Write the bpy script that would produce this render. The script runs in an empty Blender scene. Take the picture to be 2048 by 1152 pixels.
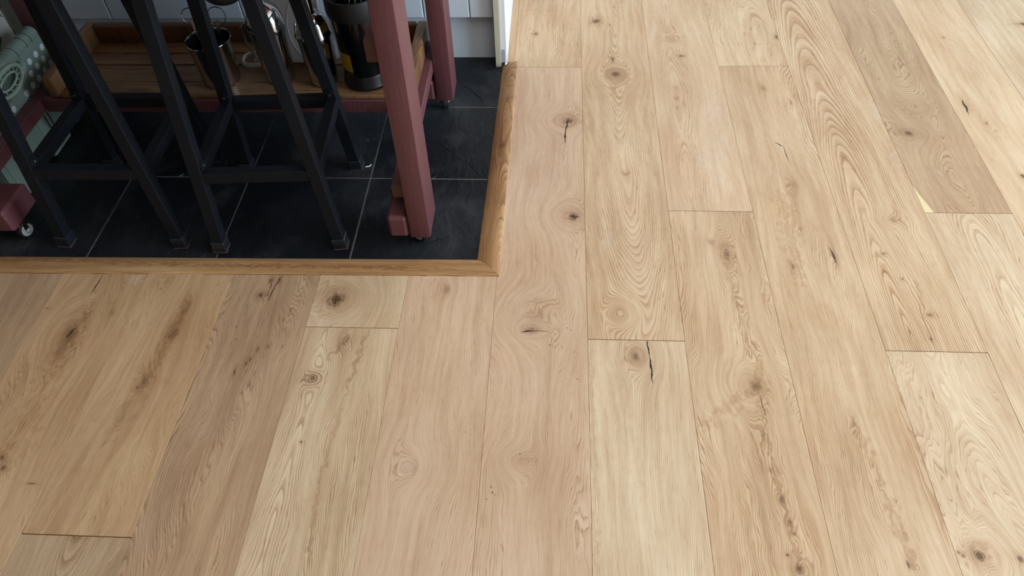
import bpy, bmesh, math, random
from mathutils import Vector, Matrix
random.seed(7)
scene = bpy.context.scene
COL = scene.collection
# ------------------------------------------------------------------ camera
CAM_H = 1.188
AX_R = Vector((0.9983521716, 0.0482446032, -0.0310708810))
AX_U = Vector((-0.0160963765, 0.7551545063, 0.6553492034))
AX_F = Vector((-0.0550803781, 0.6537691718, -0.7546867045))
FOC = 1500.0
cd = bpy.data.cameras.new('camera'); cam = bpy.data.objects.new('camera', cd); COL.objects.link(cam)
cd.sensor_width = 36.0; cd.lens = FOC / 2048 * 36; cd.clip_start = 0.02
m = Matrix.Identity(4)
for i in range(3):
    m[i][0] = AX_R[i]; m[i][1] = AX_U[i]; m[i][2] = -AX_F[i]
m[0][3], m[1][3], m[2][3] = 0, 0, CAM_H
cam.matrix_world = m
scene.camera = cam
# ------------------------------------------------------------------ light and exposure
vs = scene.view_settings
vs.view_transform = 'Standard'; vs.look = 'None'; vs.gamma = 1.0; vs.use_curve_mapping = False
vs.exposure = 0.0
world = bpy.data.worlds.new('sky'); scene.world = world; world.use_nodes = True
bg = world.node_tree.nodes['Background']
bg.inputs[0].default_value = (0.75, 0.86, 1.0, 1); bg.inputs[1].default_value = 1.0

def area(name, loc, size, size_y, power, color, direction):
    l = bpy.data.lights.new(name, 'AREA'); l.shape = 'RECTANGLE'; l.size = size; l.size_y = size_y
    l.energy = power; l.color = color
    o = bpy.data.objects.new(name, l); COL.objects.link(o); o.location = loc
    o.rotation_euler = Vector(direction).to_track_quat('-Z', 'Y').to_euler()
    return o
# daylight entering by the glazed doors in the right wall
area('daylight_right', (3.86, 0.35, 1.15), 2.6, 2.0, 212, (0.68, 0.85, 1.0), (-1, 0.0, -0.05))
# added overhead fill that evens out the oak floor, no real roof window
area('overhead_fill', (0.35, 0.55, 2.385), 1.5, 1.7, 24, (1.0, 0.96, 0.90), (0, 0, -1))

# ------------------------------------------------------------------ helpers
def lin(c):
    return tuple(((v / 255) / 12.92 if v / 255 <= 0.04045 else ((v / 255 + 0.055) / 1.055) ** 2.4) for v in c) + (1.0,)

def F(px, py, z=0.0):
    """point of the horizontal plane at height z seen at a pixel of the 2048x1152 frame"""
    d = AX_R * (px - 1024) - AX_U * (py - 576) + AX_F * FOC
    t = (z - CAM_H) / d.z
    return Vector((d.x * t, d.y * t, z))

def tag(o, label=None, cat=None, group=None, kind=None):
    if label: o['label'] = label
    if cat: o['category'] = cat
    if group: o['group'] = group
    if kind: o['kind'] = kind
    return o

def empty(name, loc, rz=0.0):
    o = bpy.data.objects.new(name, None); COL.objects.link(o)
    o.location = loc; o.rotation_euler = (0, 0, rz); o.empty_display_size = 0.05
    return o

def from_bm(name, bm, mat, parent=None, smooth=False, angle=40):
    """links the bmesh as one object whose origin is the middle of its bounds (coordinates are the parent's)"""
    bmesh.ops.recalc_face_normals(bm, faces=bm.faces[:])
    lo = Vector((1e9,) * 3); hi = Vector((-1e9,) * 3)
    for v in bm.verts:
        for i in range(3):
            lo[i] = min(lo[i], v.co[i]); hi[i] = max(hi[i], v.co[i])
    c = (lo + hi) / 2
    for v in bm.verts: v.co -= c
    me = bpy.data.meshes.new(name); bm.to_mesh(me); bm.free()
    if smooth:
        for p in me.polygons: p.use_smooth = True
        me.set_sharp_from_angle(angle=math.radians(angle))
    if mat: me.materials.append(mat)
    o = bpy.data.objects.new(name, me); COL.objects.link(o)
    o.location = c
    if parent: o.parent = parent
    return o

def bm_box(bm, x0, x1, y0, y1, z0, z1, bev=0.0, seg=1):
    t = bmesh.new()
    bmesh.ops.create_cube(t, size=1)
    for v in t.verts:
        v.co = Vector(((x0 + x1) / 2 + v.co.x * (x1 - x0), (y0 + y1) / 2 + v.co.y * (y1 - y0), (z0 + z1) / 2 + v.co.z * (z1 - z0)))
    if bev > 0:
        bmesh.ops.bevel(t, geom=t.edges[:], offset=bev, segments=seg, affect='EDGES', profile=0.5)
    me = bpy.data.meshes.new('tmp'); t.to_mesh(me); t.free(); bm.from_mesh(me); bpy.data.meshes.remove(me)

def box(name, x0, x1, y0, y1, z0, z1, mat, parent=None, bev=0.0, seg=1):
    bm = bmesh.new(); bm_box(bm, x0, x1, y0, y1, z0, z1, bev, seg)
    return from_bm(name, bm, mat, parent, smooth=seg > 1)

def bm_beam(bm, p0, p1, w, d, xdir=Vector((1, 0, 0)), bev=0.0):
    """box of section w (along xdir) by d from p0 to p1"""
    p0 = Vector(p0); p1 = Vector(p1); a = (p1 - p0).normalized()
    x = (xdir - a * xdir.dot(a)).normalized(); y = a.cross(x)
    t = bmesh.new(); bmesh.ops.create_cube(t, size=1)
    L = (p1 - p0).length
    for v in t.verts:
        q = v.co.copy(); v.co = Vector((q.x * w, q.y * d, q.z * L))
    if bev > 0: bmesh.ops.bevel(t, geom=t.edges[:], offset=bev, segments=1, affect='EDGES')
    c = (p0 + p1) / 2
    for v in t.verts: v.co = c + x * v.co.x + y * v.co.y + a * v.co.z
    me = bpy.data.meshes.new('tmp'); t.to_mesh(me); t.free(); bm.from_mesh(me); bpy.data.meshes.remove(me)

def beam(name, p0, p1, w, d, mat, parent=None, xdir=Vector((1, 0, 0)), bev=0.001):
    bm = bmesh.new(); bm_beam(bm, p0, p1, w, d, xdir, bev)
    return from_bm(name, bm, mat, parent)

def bm_lathe(bm, prof, c=(0, 0, 0), seg=32, axis='Z', tilt=None):
    c = Vector(c); rings = []
    for r, h in prof:
        ring = []
        if r < 1e-5:
            pts = [Vector((0, 0, h))]
        else:
            pts = [Vector((r * math.cos(2 * math.pi * i / seg), r * math.sin(2 * math.pi * i / seg), h)) for i in range(seg)]
        for q in pts:
            if axis == 'X': q = Vector((q.z, q.x, q.y))
            elif axis == 'Y': q = Vector((q.x, q.z, q.y))
            if tilt: q = tilt @ q
            ring.append(bm.verts.new(c + q))
        rings.append(ring)
    for a, b in zip(rings, rings[1:]):
        for i in range(seg):
            j = (i + 1) % seg
            if len(a) == 1 and len(b) == 1: continue
            if len(a) == 1: bm.faces.new((a[0], b[i], b[j]))
            elif len(b) == 1: bm.faces.new((a[i], a[j], b[0]))
            else: bm.faces.new((a[i], a[j], b[j], b[i]))

def lathe(name, prof, c, mat, parent=None, seg=32, axis='Z', angle=35, tilt=None):
    bm = bmesh.new(); bm_lathe(bm, prof, c, seg, axis, tilt)
    return from_bm(name, bm, mat, parent, smooth=True, angle=angle)

def bm_tube(bm, pts, r, seg=8, closed=False):
    pts = [Vector(p) for p in pts]; n = len(pts); rings = []
    up = Vector((0.13, 0.21, 0.97)).normalized()
    for i, p in enumerate(pts):
        if closed: t = pts[(i + 1) % n] - pts[i - 1]
        else: t = pts[min(i + 1, n - 1)] - pts[max(i - 1, 0)]
        t.normalize(); a = t.cross(up)
        if a.length < 1e-3: a = t.cross(Vector((1, 0, 0)))
        a.normalize(); b = t.cross(a)
        rr = r[i] if isinstance(r, (list, tuple)) else r
        rings.append([bm.verts.new(p + a * rr * math.cos(2 * math.pi * k / seg) + b * rr * math.sin(2 * math.pi * k / seg)) for k in range(seg)])
    pairs = list(zip(rings, rings[1:])) + ([(rings[-1], rings[0])] if closed else [])
    for A, B in pairs:
        for k in range(seg):
            j = (k + 1) % seg; bm.faces.new((A[k], A[j], B[j], B[k]))
    if not closed:
        bm.faces.new(rings[0]); bm.faces.new(rings[-1])

def tube(name, pts, r, mat, parent=None, seg=8, closed=False):
    bm = bmesh.new(); bm_tube(bm, pts, r, seg, closed)
    return from_bm(name, bm, mat, parent, smooth=True, angle=60)

def sweep_poly(bm, poly, f0, f1):
    """prism: poly is a list of (a, b); f0 and f1 map (a, b) to the two end points"""
    A = [bm.verts.new(f0(a, b)) for a, b in poly]; B = [bm.verts.new(f1(a, b)) for a, b in poly]
    n = len(poly)
    for i in range(n): bm.faces.new((A[i], A[(i + 1) % n], B[(i + 1) % n], B[i]))
    bm.faces.new(A[::-1]); bm.faces.new(B)

# ------------------------------------------------------------------ node helpers
class NT:
    def __init__(s, tree): s.t = tree; s.n = tree.nodes; s.l = tree.links
    def link(s, inp, v):
        if v is None: return
        if isinstance(v, bpy.types.NodeSocket): s.l.new(v, inp)
        else:
            try: inp.default_value = v
            except TypeError: inp.default_value = tuple(v)[:len(inp.default_value)]
    def math(s, op, a, b=None, c=None, clamp=False):
        n = s.n.new('ShaderNodeMath'); n.operation = op; n.use_clamp = clamp
        for i, v in enumerate((a, b, c)):
            if v is not None: s.link(n.inputs[i], v)
        return n.outputs[0]
    def add(s, a, b): return s.math('ADD', a, b)
    def sub(s, a, b): return s.math('SUBTRACT', a, b)
    def mul(s, a, b): return s.math('MULTIPLY', a, b)
    def vmath(s, op, a, b=None, scale=None):
        n = s.n.new('ShaderNodeVectorMath'); n.operation = op
        s.link(n.inputs[0], a)
        if b is not None: s.link(n.inputs[1], b)
        if scale is not None: s.link(n.inputs['Scale'], scale)
        return n.outputs['Value'] if op in ('LENGTH', 'DISTANCE', 'DOT_PRODUCT') else n.outputs[0]
    def comb(s, x, y, z):
        n = s.n.new('ShaderNodeCombineXYZ')
        for i, v in enumerate((x, y, z)): s.link(n.inputs[i], v)
        return n.outputs[0]
    def sep(s, v):
        n = s.n.new('ShaderNodeSeparateXYZ'); s.link(n.inputs[0], v); return n.outputs
    def noise(s, v, scale=1.0, detail=2.0, rough=0.5, dist=0.0, color=False, dim='3D'):
        n = s.n.new('ShaderNodeTexNoise'); n.noise_dimensions = dim; s.link(n.inputs['Vector'], v)
        s.link(n.inputs['Scale'], scale); n.inputs['Detail'].default_value = detail
        n.inputs['Roughness'].default_value = rough; n.inputs['Distortion'].default_value = dist
        return n.outputs['Color' if color else 'Fac']
    def ramp(s, f, stops):
        n = s.n.new('ShaderNodeValToRGB'); s.link(n.inputs[0], f); e = n.color_ramp.elements
        while len(e) > 1: e.remove(e[-1])
        for i, (p, c) in enumerate(stops):
            x = e[0] if i == 0 else e.new(p)
            x.position = p; x.color = c if isinstance(c, (tuple, list)) else (c, c, c, 1)
        return n.outputs[0]
    def smooth(s, v, a, b, lo=0.0, hi=1.0):
        n = s.n.new('ShaderNodeMapRange'); n.interpolation_type = 'SMOOTHSTEP'
        s.link(n.inputs[0], v); s.link(n.inputs[1], a); s.link(n.inputs[2], b); s.link(n.inputs[3], lo); s.link(n.inputs[4], hi)
        return n.outputs[0]
    def mix(s, f, a, b, mode='MIX'):
        n = s.n.new('ShaderNodeMix'); n.data_type = 'RGBA'; n.blend_type = mode
        s.link(n.inputs[0], f); s.link(n.inputs[6], a); s.link(n.inputs[7], b)
        return n.outputs[2]
    def bump(s, h, strength=0.2, dist=0.001):
        n = s.n.new('ShaderNodeBump'); n.inputs['Strength'].default_value = strength; n.inputs['Distance'].default_value = dist
        s.link(n.inputs['Height'], h); return n.outputs[0]
    def objco(s): return s.n.new('ShaderNodeTexCoord').outputs['Object']
    def rand(s): return s.n.new('ShaderNodeObjectInfo').outputs['Random']
    def shuffled(s):
        """object coordinates moved by a random offset for each object"""
        return s.vmath('ADD', s.objco(), s.vmath('SCALE', (13.1, 7.7, 5.3), scale=s.rand()))

def material(name):
    mt = bpy.data.materials.new(name); mt.use_nodes = True
    b = mt.node_tree.nodes['Principled BSDF']
    return mt, NT(mt.node_tree), b

def simple(name, rgb, rough=0.5, metal=0.0, var=0.06, scale=30.0, bump=0.0, bscale=200.0, spec=0.5, coat=0.0):
    mt, t, b = material(name)
    p = t.shuffled(); n = t.noise(p, scale, 3)
    c = lin(rgb)
    t.link(b.inputs['Base Color'], t.mix(n, tuple(v * (1 - var) for v in c[:3]) + (1,), tuple(min(1, v * (1 + var)) for v in c[:3]) + (1,)))
    b.inputs['Roughness'].default_value = rough; b.inputs['Metallic'].default_value = metal
    b.inputs['Specular IOR Level'].default_value = spec; b.inputs['Coat Weight'].default_value = coat
    if bump > 0: t.link(b.inputs['Normal'], t.bump(t.noise(p, bscale, 3), bump, 0.001))
    return mt

# ------------------------------------------------------------------ oak
def group_sockets(g, ins, outs):
    for n, ty, dv in ins:
        s = g.interface.new_socket(n, in_out='INPUT', socket_type=ty)
        if dv is not None: s.default_value = dv
    for n, ty in outs: g.interface.new_socket(n, in_out='OUTPUT', socket_type=ty)
    gi = g.nodes.new('NodeGroupInput'); go = g.nodes.new('NodeGroupOutput')
    return gi.outputs, go.inputs
FL, VE, CO = 'NodeSocketFloat', 'NodeSocketVector', 'NodeSocketColor'

# knot: grain is pushed aside around it, the heart is dark
kg = bpy.data.node_groups.new('knot', 'ShaderNodeTree')
gi, go = group_sockets(kg, [('P', VE, None), ('Wob', VE, None), ('C', VE, None), ('Inv', VE, None), ('Amp', FL, 0.0), ('Dark', FL, 1.0)], [('Warp', FL), ('Dark', FL), ('Halo', FL), ('Disp', FL)])
t = NT(kg)
dd = t.vmath('MULTIPLY', t.vmath('SUBTRACT', gi['P'], gi['C']), gi['Inv'])
d0 = t.vmath('LENGTH', dd)
d = t.add(d0, t.mul(t.sep(gi['Wob'])[0], 0.9))
g1 = t.math('EXPONENT', t.mul(t.mul(d0, d0), -0.10))
t.link(go['Warp'], t.mul(t.math('EXPONENT', t.mul(t.mul(d0, d0), -0.22)), t.mul(gi['Amp'], 0.75)))
off = t.sep(t.vmath('SUBTRACT', gi['P'], gi['C']))[0]
t.link(go['Disp'], t.mul(t.mul(g1, off), t.math('MINIMUM', t.mul(gi['Amp'], 38.0), 0.85)))
disc = t.mul(t.smooth(d, 1.20, 0.70), t.add(0.52, t.mul(t.math('SINE', t.mul(d, 17.0)), 0.26)))
core = t.smooth(d, 0.75, 0.25)
t.link(go['Dark'], t.math('MINIMUM', t.mul(t.add(disc, t.mul(core, 0.6)), t.mul(gi['Dark'], 1.1)), 1.0))
t.link(go['Halo'], t.mul(t.math('EXPONENT', t.mul(t.mul(d, d), -0.22)), t.mul(gi['Dark'], t.math('MINIMUM', t.add(t.mul(gi['Amp'], 45.0), 0.35), 1.0))))
# crack: tapering dark line from A to A+D
cg = bpy.data.node_groups.new('crack', 'ShaderNodeTree')
gi, go = group_sockets(cg, [('P', VE, None), ('Wob', VE, None), ('A', VE, None), ('D', VE, None), ('Width', FL, 0.001), ('Soft', FL, 0.3)], [('Mask', FL)])
t = NT(cg)
jit = t.vmath('SCALE', gi['Wob'], scale=t.mul(gi['Width'], 3.0))
q = t.vmath('ADD', t.vmath('SUBTRACT', gi['P'], gi['A']), jit)
h = t.math('DIVIDE', t.vmath('DOT_PRODUCT', q, gi['D']), t.vmath('DOT_PRODUCT', gi['D'], gi['D']), clamp=True)
dist = t.vmath('LENGTH', t.vmath('SUBTRACT', q, t.vmath('SCALE', gi['D'], scale=h)))
w = t.mul(gi['Width'], t.add(t.mul(t.mul(h, t.sub(1.0, h)), 3.0), 0.25))
t.link(go['Mask'], t.smooth(t.math('DIVIDE', dist, w), 1.0, gi['Soft']))
def wobble(t, P):
    return t.vmath('MULTIPLY', t.vmath('SUBTRACT', t.noise(t.vmath('MULTIPLY', P, (80, 52, 1)), 1.0, 2, color=True, dim='2D'), (0.5, 0.5, 0.5)), (1, 1, 0))

og = bpy.data.node_groups.new('oak', 'ShaderNodeTree')
gi, go = group_sockets(og, [('P', VE, None), ('Warp', FL, 0.0), ('Disp', FL, 0.0), ('Halo', FL, 0.0), ('Knot', FL, 0.0), ('Crack', FL, 0.0), ('Streak', FL, 0.0), ('Sap', FL, 0.0), ('Haze', FL, 0.0),
    ('Seed', FL, 0.0), ('X0', FL, 0.2), ('Depth', FL, 0.05), ('Slope', FL, 0.0), ('Freq', FL, 260.0), ('Fig', FL, 1.0), ('Band', FL, 0.5),
    ('Light', CO, None), ('Mid', CO, None)], [('Color', CO), ('Height', FL), ('Rough', FL)])
t = NT(og)
P = gi['P']; seed = gi['Seed']
sv = t.comb(t.mul(seed, 3.17), t.mul(seed, 1.71), t.mul(seed, 2.3))
x, y, z = t.sep(P)
w1 = t.sub(t.noise(t.vmath('ADD', t.vmath('MULTIPLY', P, (7, 1.5, 1)), sv), 1.0, 2, dim='2D'), 0.5)
w2 = t.sub(t.noise(t.vmath('ADD', t.vmath('MULTIPLY', P, (38, 7, 1)), sv), 1.0, 2, dim='2D'), 0.5)
w3 = t.sub(t.noise(t.vmath('ADD', t.vmath('MULTIPLY', P, (160, 34, 1)), sv), 1.0, 1, dim='2D'), 0.5)
u = t.add(t.add(t.sub(t.sub(x, gi['Disp']), gi['X0']), t.mul(t.mul(w1, gi['Fig']), 0.07)), t.add(t.mul(t.mul(w2, gi['Fig']), 0.011), t.mul(w3, 0.0016)))
wv = t.sub(t.noise(t.vmath('ADD', t.vmath('MULTIPLY', P, (3, 2.0, 1)), t.vmath('SCALE', sv, scale=1.9)), 1.0, 2, dim='2D'), 0.5)
v = t.add(t.add(gi['Depth'], t.mul(gi['Slope'], y)), t.mul(t.mul(wv, gi['Fig']), 0.05))
r = t.add(t.math('SQRT', t.add(t.mul(u, u), t.mul(v, v))), gi['Warp'])
ringvar = t.mul(t.sub(t.noise(t.comb(t.mul(r, 45), seed, 0.0), 1.0, 2, dim='2D'), 0.5), 1.6)
fr = t.math('FRACT', t.add(t.mul(r, gi['Freq']), ringvar))
band = t.ramp(fr, [(0.0, 0.15), (0.06, 1.0), (0.3, 0.55), (0.62, 0.1), (1.0, 0.0)])
bandamp = t.noise(t.vmath('ADD', t.vmath('MULTIPLY', P, (26, 3.0, 1)), sv), 1.0, 2, dim='2D')
fib = t.noise(t.comb(t.add(t.mul(r, 420), t.mul(seed, 31.7)), t.mul(y, 16), 0.0), 1.0, 3, 0.65, dim='2D')
fib2 = t.noise(t.comb(t.add(t.mul(r, 95), t.mul(seed, 17.3)), t.mul(y, 4.5), 0.0), 1.0, 2, 0.5, dim='2D')
pore = t.smooth(t.noise(t.comb(t.add(t.mul(r, 800), t.mul(seed, 11.9)), t.mul(y, 36), 0.0), 1.0, 1.0, dim='2D'), 0.56, 0.72)
pore = t.mul(pore, t.add(0.25, t.mul(band, 0.75)))
blot = t.noise(t.vmath('ADD', t.vmath('MULTIPLY', P, (9, 2.6, 1)), sv), 1.0, 3, dim='2D')
bl2 = t.noise(t.vmath('ADD', t.vmath('MULTIPLY', P, (5, 3.4, 1)), t.vmath('SCALE', sv, scale=2.7)), 1.0, 2, dim='2D')
f = t.add(0.30, t.mul(t.mul(band, gi['Band']), t.add(0.15, t.mul(bandamp, 1.25))))
f = t.add(f, t.mul(t.sub(fib, 0.5), 0.55))
f = t.add(f, t.mul(t.sub(fib2, 0.5), 0.75))
f = t.add(f, t.mul(t.sub(blot, 0.5), 0.85))
f = t.add(f, t.mul(pore, 0.42))
f = t.add(f, t.add(t.mul(gi['Halo'], 0.75), t.mul(gi['Streak'], 1.0)))
f = t.sub(f, t.mul(gi['Sap'], 0.5))
dark = t.mix(1.0, gi['Mid'], (0.50, 0.43, 0.37, 1), 'MULTIPLY')
n = t.n.new('ShaderNodeMapRange'); n.clamp = True
t.link(n.inputs[0], f); n.inputs[1].default_value = 0.0; n.inputs[2].default_value = 0.8
c1 = t.mix(n.outputs[0], gi['Light'], gi['Mid'])
n2 = t.n.new('ShaderNodeMapRange'); n2.clamp = True
t.link(n2.inputs[0], f); n2.inputs[1].default_value = 0.8; n2.inputs[2].default_value = 1.7
c2 = t.mix(n2.outputs[0], c1, dark)
c2 = t.mix(t.mul(t.smooth(bl2, 0.42, 0.75), 0.45), c2, t.mix(1.0, c2, (1.02, 0.965, 0.93, 1), 'MULTIPLY'))
c2 = t.mix(gi['Sap'], c2, t.mix(fib, lin((240, 222, 178)), lin((222, 196, 148))))
kn = t.mix(t.noise(t.vmath('MULTIPLY', P, (260, 200, 1)), 1.0, 2, dim='2D'), lin((70, 48, 34)), lin((136, 100, 68)))
c3 = t.mix(gi['Knot'], c2, kn)
c4 = t.mix(gi['Crack'], c3, lin((34, 27, 24)))
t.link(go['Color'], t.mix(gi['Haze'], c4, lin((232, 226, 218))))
t.link(go['Height'], t.sub(t.sub(1.0, t.mul(t.add(t.mul(pore, 0.8), t.mul(t.sub(fib, 0.5), 0.9)), 0.5)), t.mul(gi['Crack'], 1.5)))
t.link(go['Rough'], t.add(0.40, t.mul(f, 0.10)))

def oak(name, seed, light, mid, X0=0.3, depth=0.05, slope=0.0, freq=260.0, fig=1.0, band=0.5, knots=(), cracks=(), streaks=(), sap=None, sheen=(), axis='y', bump=0.16):
    """knots: (x, y, rx, ry, dark, amp); cracks and streaks: (x0, y0, x1, y1, width, strength), in the object's own metres"""
    mt, t, b = material(name)
    P = t.objco()
    s = t.sep(P)
    P = t.comb(s[0], s[1], 0.0) if axis == 'y' else t.comb(s[1], s[0], 0.0)
    warp = halo = dk = cr = st = shn = dp = None
    wb = wobble(t, P) if (knots or cracks or streaks or sheen) else None
    def acc(a, b, op='ADD'): return b if a is None else t.math(op, a, b)
    for (kx, ky, rx, ry, dark, amp) in knots:
        g = t.n.new('ShaderNodeGroup'); g.node_tree = kg
        t.link(g.inputs['P'], P); t.link(g.inputs['Wob'], wb); g.inputs['C'].default_value = (kx, ky, 0); g.inputs['Inv'].default_value = (1 / rx, 1 / ry, 0)
        g.inputs['Amp'].default_value = amp; g.inputs['Dark'].default_value = dark
        if amp > 0.0025: warp = acc(warp, g.outputs['Warp']); dp = acc(dp, g.outputs['Disp'])
        if amp > 0.0015: halo = acc(halo, g.outputs['Halo'])
        dk = acc(dk, g.outputs['Dark'], 'MAXIMUM')
    for lst, soft in ((cracks, 0.55), (streaks, 0.0), (sheen, 0.0)):
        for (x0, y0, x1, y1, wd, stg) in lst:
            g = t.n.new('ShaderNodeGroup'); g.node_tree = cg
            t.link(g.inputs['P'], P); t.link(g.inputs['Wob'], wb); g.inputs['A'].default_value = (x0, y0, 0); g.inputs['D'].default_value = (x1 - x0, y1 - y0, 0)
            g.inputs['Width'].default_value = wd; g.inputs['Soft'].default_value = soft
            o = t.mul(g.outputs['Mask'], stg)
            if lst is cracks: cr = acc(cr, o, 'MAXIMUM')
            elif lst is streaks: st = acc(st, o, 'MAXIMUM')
            else: shn = acc(shn, o, 'MAXIMUM')
    g = t.n.new('ShaderNodeGroup'); g.node_tree = og
    t.link(g.inputs['P'], P)
    for n_, v_ in (('Warp', warp), ('Disp', dp), ('Halo', halo), ('Knot', dk), ('Crack', cr), ('Streak', st), ('Haze', shn)):
        if v_ is not None: t.link(g.inputs[n_], v_)
    if sap:
        (a, bq, c, w_) = sap   # sapwood where a*x + b*y + c > 0
        e = t.add(t.add(t.mul(P and t.sep(P)[0], a), t.mul(t.sep(P)[1], bq)), c)
        e = t.add(e, t.mul(t.sub(t.noise(t.vmath('MULTIPLY', P, (30, 8, 1)), 1.0, 2), 0.5), w_))
        t.link(g.inputs['Sap'], t.smooth(e, 0.0, 0.004))
    for n_, v_ in (('Seed', seed), ('X0', X0), ('Depth', depth), ('Slope', slope), ('Freq', freq), ('Fig', fig), ('Band', band)):
        g.inputs[n_].default_value = v_
    g.inputs['Light'].default_value = lin(light); g.inputs['Mid'].default_value = lin(mid)
    t.link(b.inputs['Base Color'], g.outputs['Color']); t.link(b.inputs['Roughness'], g.outputs['Rough'])
    if bump > 0: t.link(b.inputs['Normal'], t.bump(g.outputs['Height'], bump, 0.0006))
    b.inputs['Specular IOR Level'].default_value = 0.35
    return mt

# ------------------------------------------------------------------ room shell
M_wall = simple('white_wall_paint', (236, 234, 228), 0.8, var=0.02, scale=4)
M_ceil = simple('ceiling_paint', (190, 188, 184), 0.85, var=0.02, scale=4)
M_dim = simple('muted_wall_paint', (104, 98, 92), 0.85, var=0.03, scale=4)
XL, XR, YF, YB, ZC = -2.3, 3.9, -2.05, 3.5, 2.4
def struct(o, label, cat): return tag(o, label, cat, kind='structure')
struct(box('wall_left', XL - 0.1, XL, YF, YB, -0.1, ZC, M_dim), 'muted painted wall beyond the kitchen side', 'wall')
struct(box('wall_back', XL, XR, YB, YB + 0.1, -0.1, ZC, M_wall), 'white painted wall at the far end of the oak floor', 'wall')
bm = bmesh.new(); bm_box(bm, XL, XR, YF - 0.1, YF, -0.1, ZC)
struct(from_bm('wall_front', bm, M_dim), 'muted painted wall behind the viewer', 'wall')
bm = bmesh.new()
for (a, b_, c, d_) in ((YF, -0.88, -0.1, ZC), (1.78, YB, -0.1, ZC), (-0.88, 1.78, 2.2, ZC), (-0.88, 1.78, -0.1, 0.1)):
    bm_box(bm, XR, XR + 0.1, a, b_, c, d_)
struct(from_bm('wall_right', bm, M_wall), 'white painted wall with tall glazed opening', 'wall')
struct(box('ceiling', XL - 0.1, XR + 0.1, YF - 0.1, YB + 0.1, ZC, ZC + 0.1, M_ceil), 'plain white ceiling above the room', 'ceiling')
M_jamb = simple('cream_paint', (196, 192, 168), 0.5, var=0.06, scale=60, bump=0.1)
M_white = simple('white_gloss_paint', (238, 240, 243), 0.4, var=0.03, scale=25, bump=0.15, bscale=60)
M_greyend = simple('flat_grey', (172, 172, 182), 0.7, var=0.1, scale=120)
wp = box('wall_partition', -0.1575, -0.1415, 1.8765, YB, 0.0, ZC, M_white, None, 0.0012)
struct(wp, 'narrow white painted partition standing on the floor corner', 'wall')
box('grey_end', -0.0085, 0.0045, -0.8135, -0.80, -1.2 + 0.0005, -1.158, M_greyend, wp, 0.001)['label'] = 'plain grey patch at the foot of the partition'  # flat grey block on the partition's front end
struct(box('trim_3', -0.1735, -0.1578, 1.872, 3.45, -0.0118, ZC, M_jamb, None, 0.0008), 'cream painted edge strip between grey cabinet and white partition', 'trim')

# ------------------------------------------------------------------ oak floor
PW, PX0 = 0.19, 0.06884
def S(k): return PX0 + PW * k
M_sub = simple('dark_subfloor', (100, 74, 52), 0.9, var=0.1)
bm = bmesh.new()
bm_box(bm, XL, -0.128, YF, 1.070, -0.03, -0.0155)
bm_box(bm, -0.1275, XR, YF, YB, -0.03, -0.0155)
floor = struct(from_bm('floor', bm, M_sub), 'wide oak plank floor with knots and cracks', 'floor')
fl = floor.location.copy()

BEI = ((226, 196, 158), (190, 150, 110)); PNK = ((224, 192, 158), (194, 154, 119)); GLD = ((228, 198, 160), (198, 158, 117))
BRN = ((208, 174, 136), (170, 132, 98)); BR4 = ((207, 174, 136), (172, 135, 99)); PAL = ((230, 204, 168), (196, 160, 122)); GRY = ((210, 180, 142), (170, 134, 98))
TAN = ((217, 180, 136), (180, 137, 95))
# column, joints -> for each segment counted upward (nearest first): tone, kwargs
ST = dict(X0=0.30, depth=0.06, freq=400, fig=0.8, band=0.55)
CA = dict(X0=0.0, depth=0.02, slope=0.05, freq=400, fig=0.9, band=0.6)
def mk(base, **k): d = dict(base); d.update(k); return d
SPEC = {
 -7: [(BRN, mk(ST, X0=-0.4))], -6: [(TAN, mk(ST, X0=-0.18, fig=1.3))],
 -5: [(GRY, mk(CA, X0=0.01, depth=-0.02, slope=0.10, freq=420)), (TAN, mk(ST, X0=0.22, fig=1.6, band=0.35))],
 -4: [(BRN, mk(ST, X0=-0.09, depth=0.05, fig=1.3, band=0.8, freq=420))],
 -3: [(PAL, mk(CA, X0=-0.05, depth=0.03, slope=0.03, freq=400, band=0.8)), (PAL, mk(ST, band=0.4))],
 -2: [(PNK, mk(ST, X0=0.14, fig=0.9, band=0.55)), (TAN, mk(ST))],
 -1: [(PNK, mk(ST, X0=-0.14, fig=1.2, band=0.6)), (BEI, mk(ST, X0=0.13, fig=1.0, band=0.75, freq=330))],
 0: [(PAL, mk(ST, X0=0.24, fig=0.5, band=0.55)), (BEI, mk(CA, X0=0.005, depth=0.035, slope=-0.07, fig=0.8, freq=380, band=0.7))],
 1: [(BEI, mk(ST, X0=-0.12, fig=1.6, band=0.75)), (((226, 195, 158), (196, 157, 120)), mk(CA, X0=-0.02, depth=0.03, slope=0.02, fig=0.9, band=0.5))],
 2: [(BEI, mk(ST, X0=0.105, depth=0.03, slope=0.02, fig=0.9, band=0.75)), (BEI, mk(CA, X0=0.02, fig=1.5, freq=190, band=0.35))],
 3: [(PAL, mk(CA, X0=0.0, depth=0.02, slope=0.04, fig=2.4, freq=300, band=0.55)), (BEI, mk(CA, X0=-0.03, depth=0.05, slope=0.075, fig=0.5, freq=230, band=0.8))],
 4: [(PAL, mk(CA, X0=0.0, depth=0.03, slope=0.05, freq=260)), (BR4, mk(CA, X0=0.01, depth=0.03, slope=-0.05, freq=420, fig=1.4, band=0.7))],
 5: [(GLD, mk(ST, X0=-0.2, band=0.3))], 6: [(PAL, mk(ST, X0=0.2))],
}
JOINT = {-1: 1.8536, 0: 0.8990, 1: 1.2706, 2: 1.8585, 3: 0.8856, 4: 1.2729, -3: 0.9164, -5: 0.4693, -2: 1.6}
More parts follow.
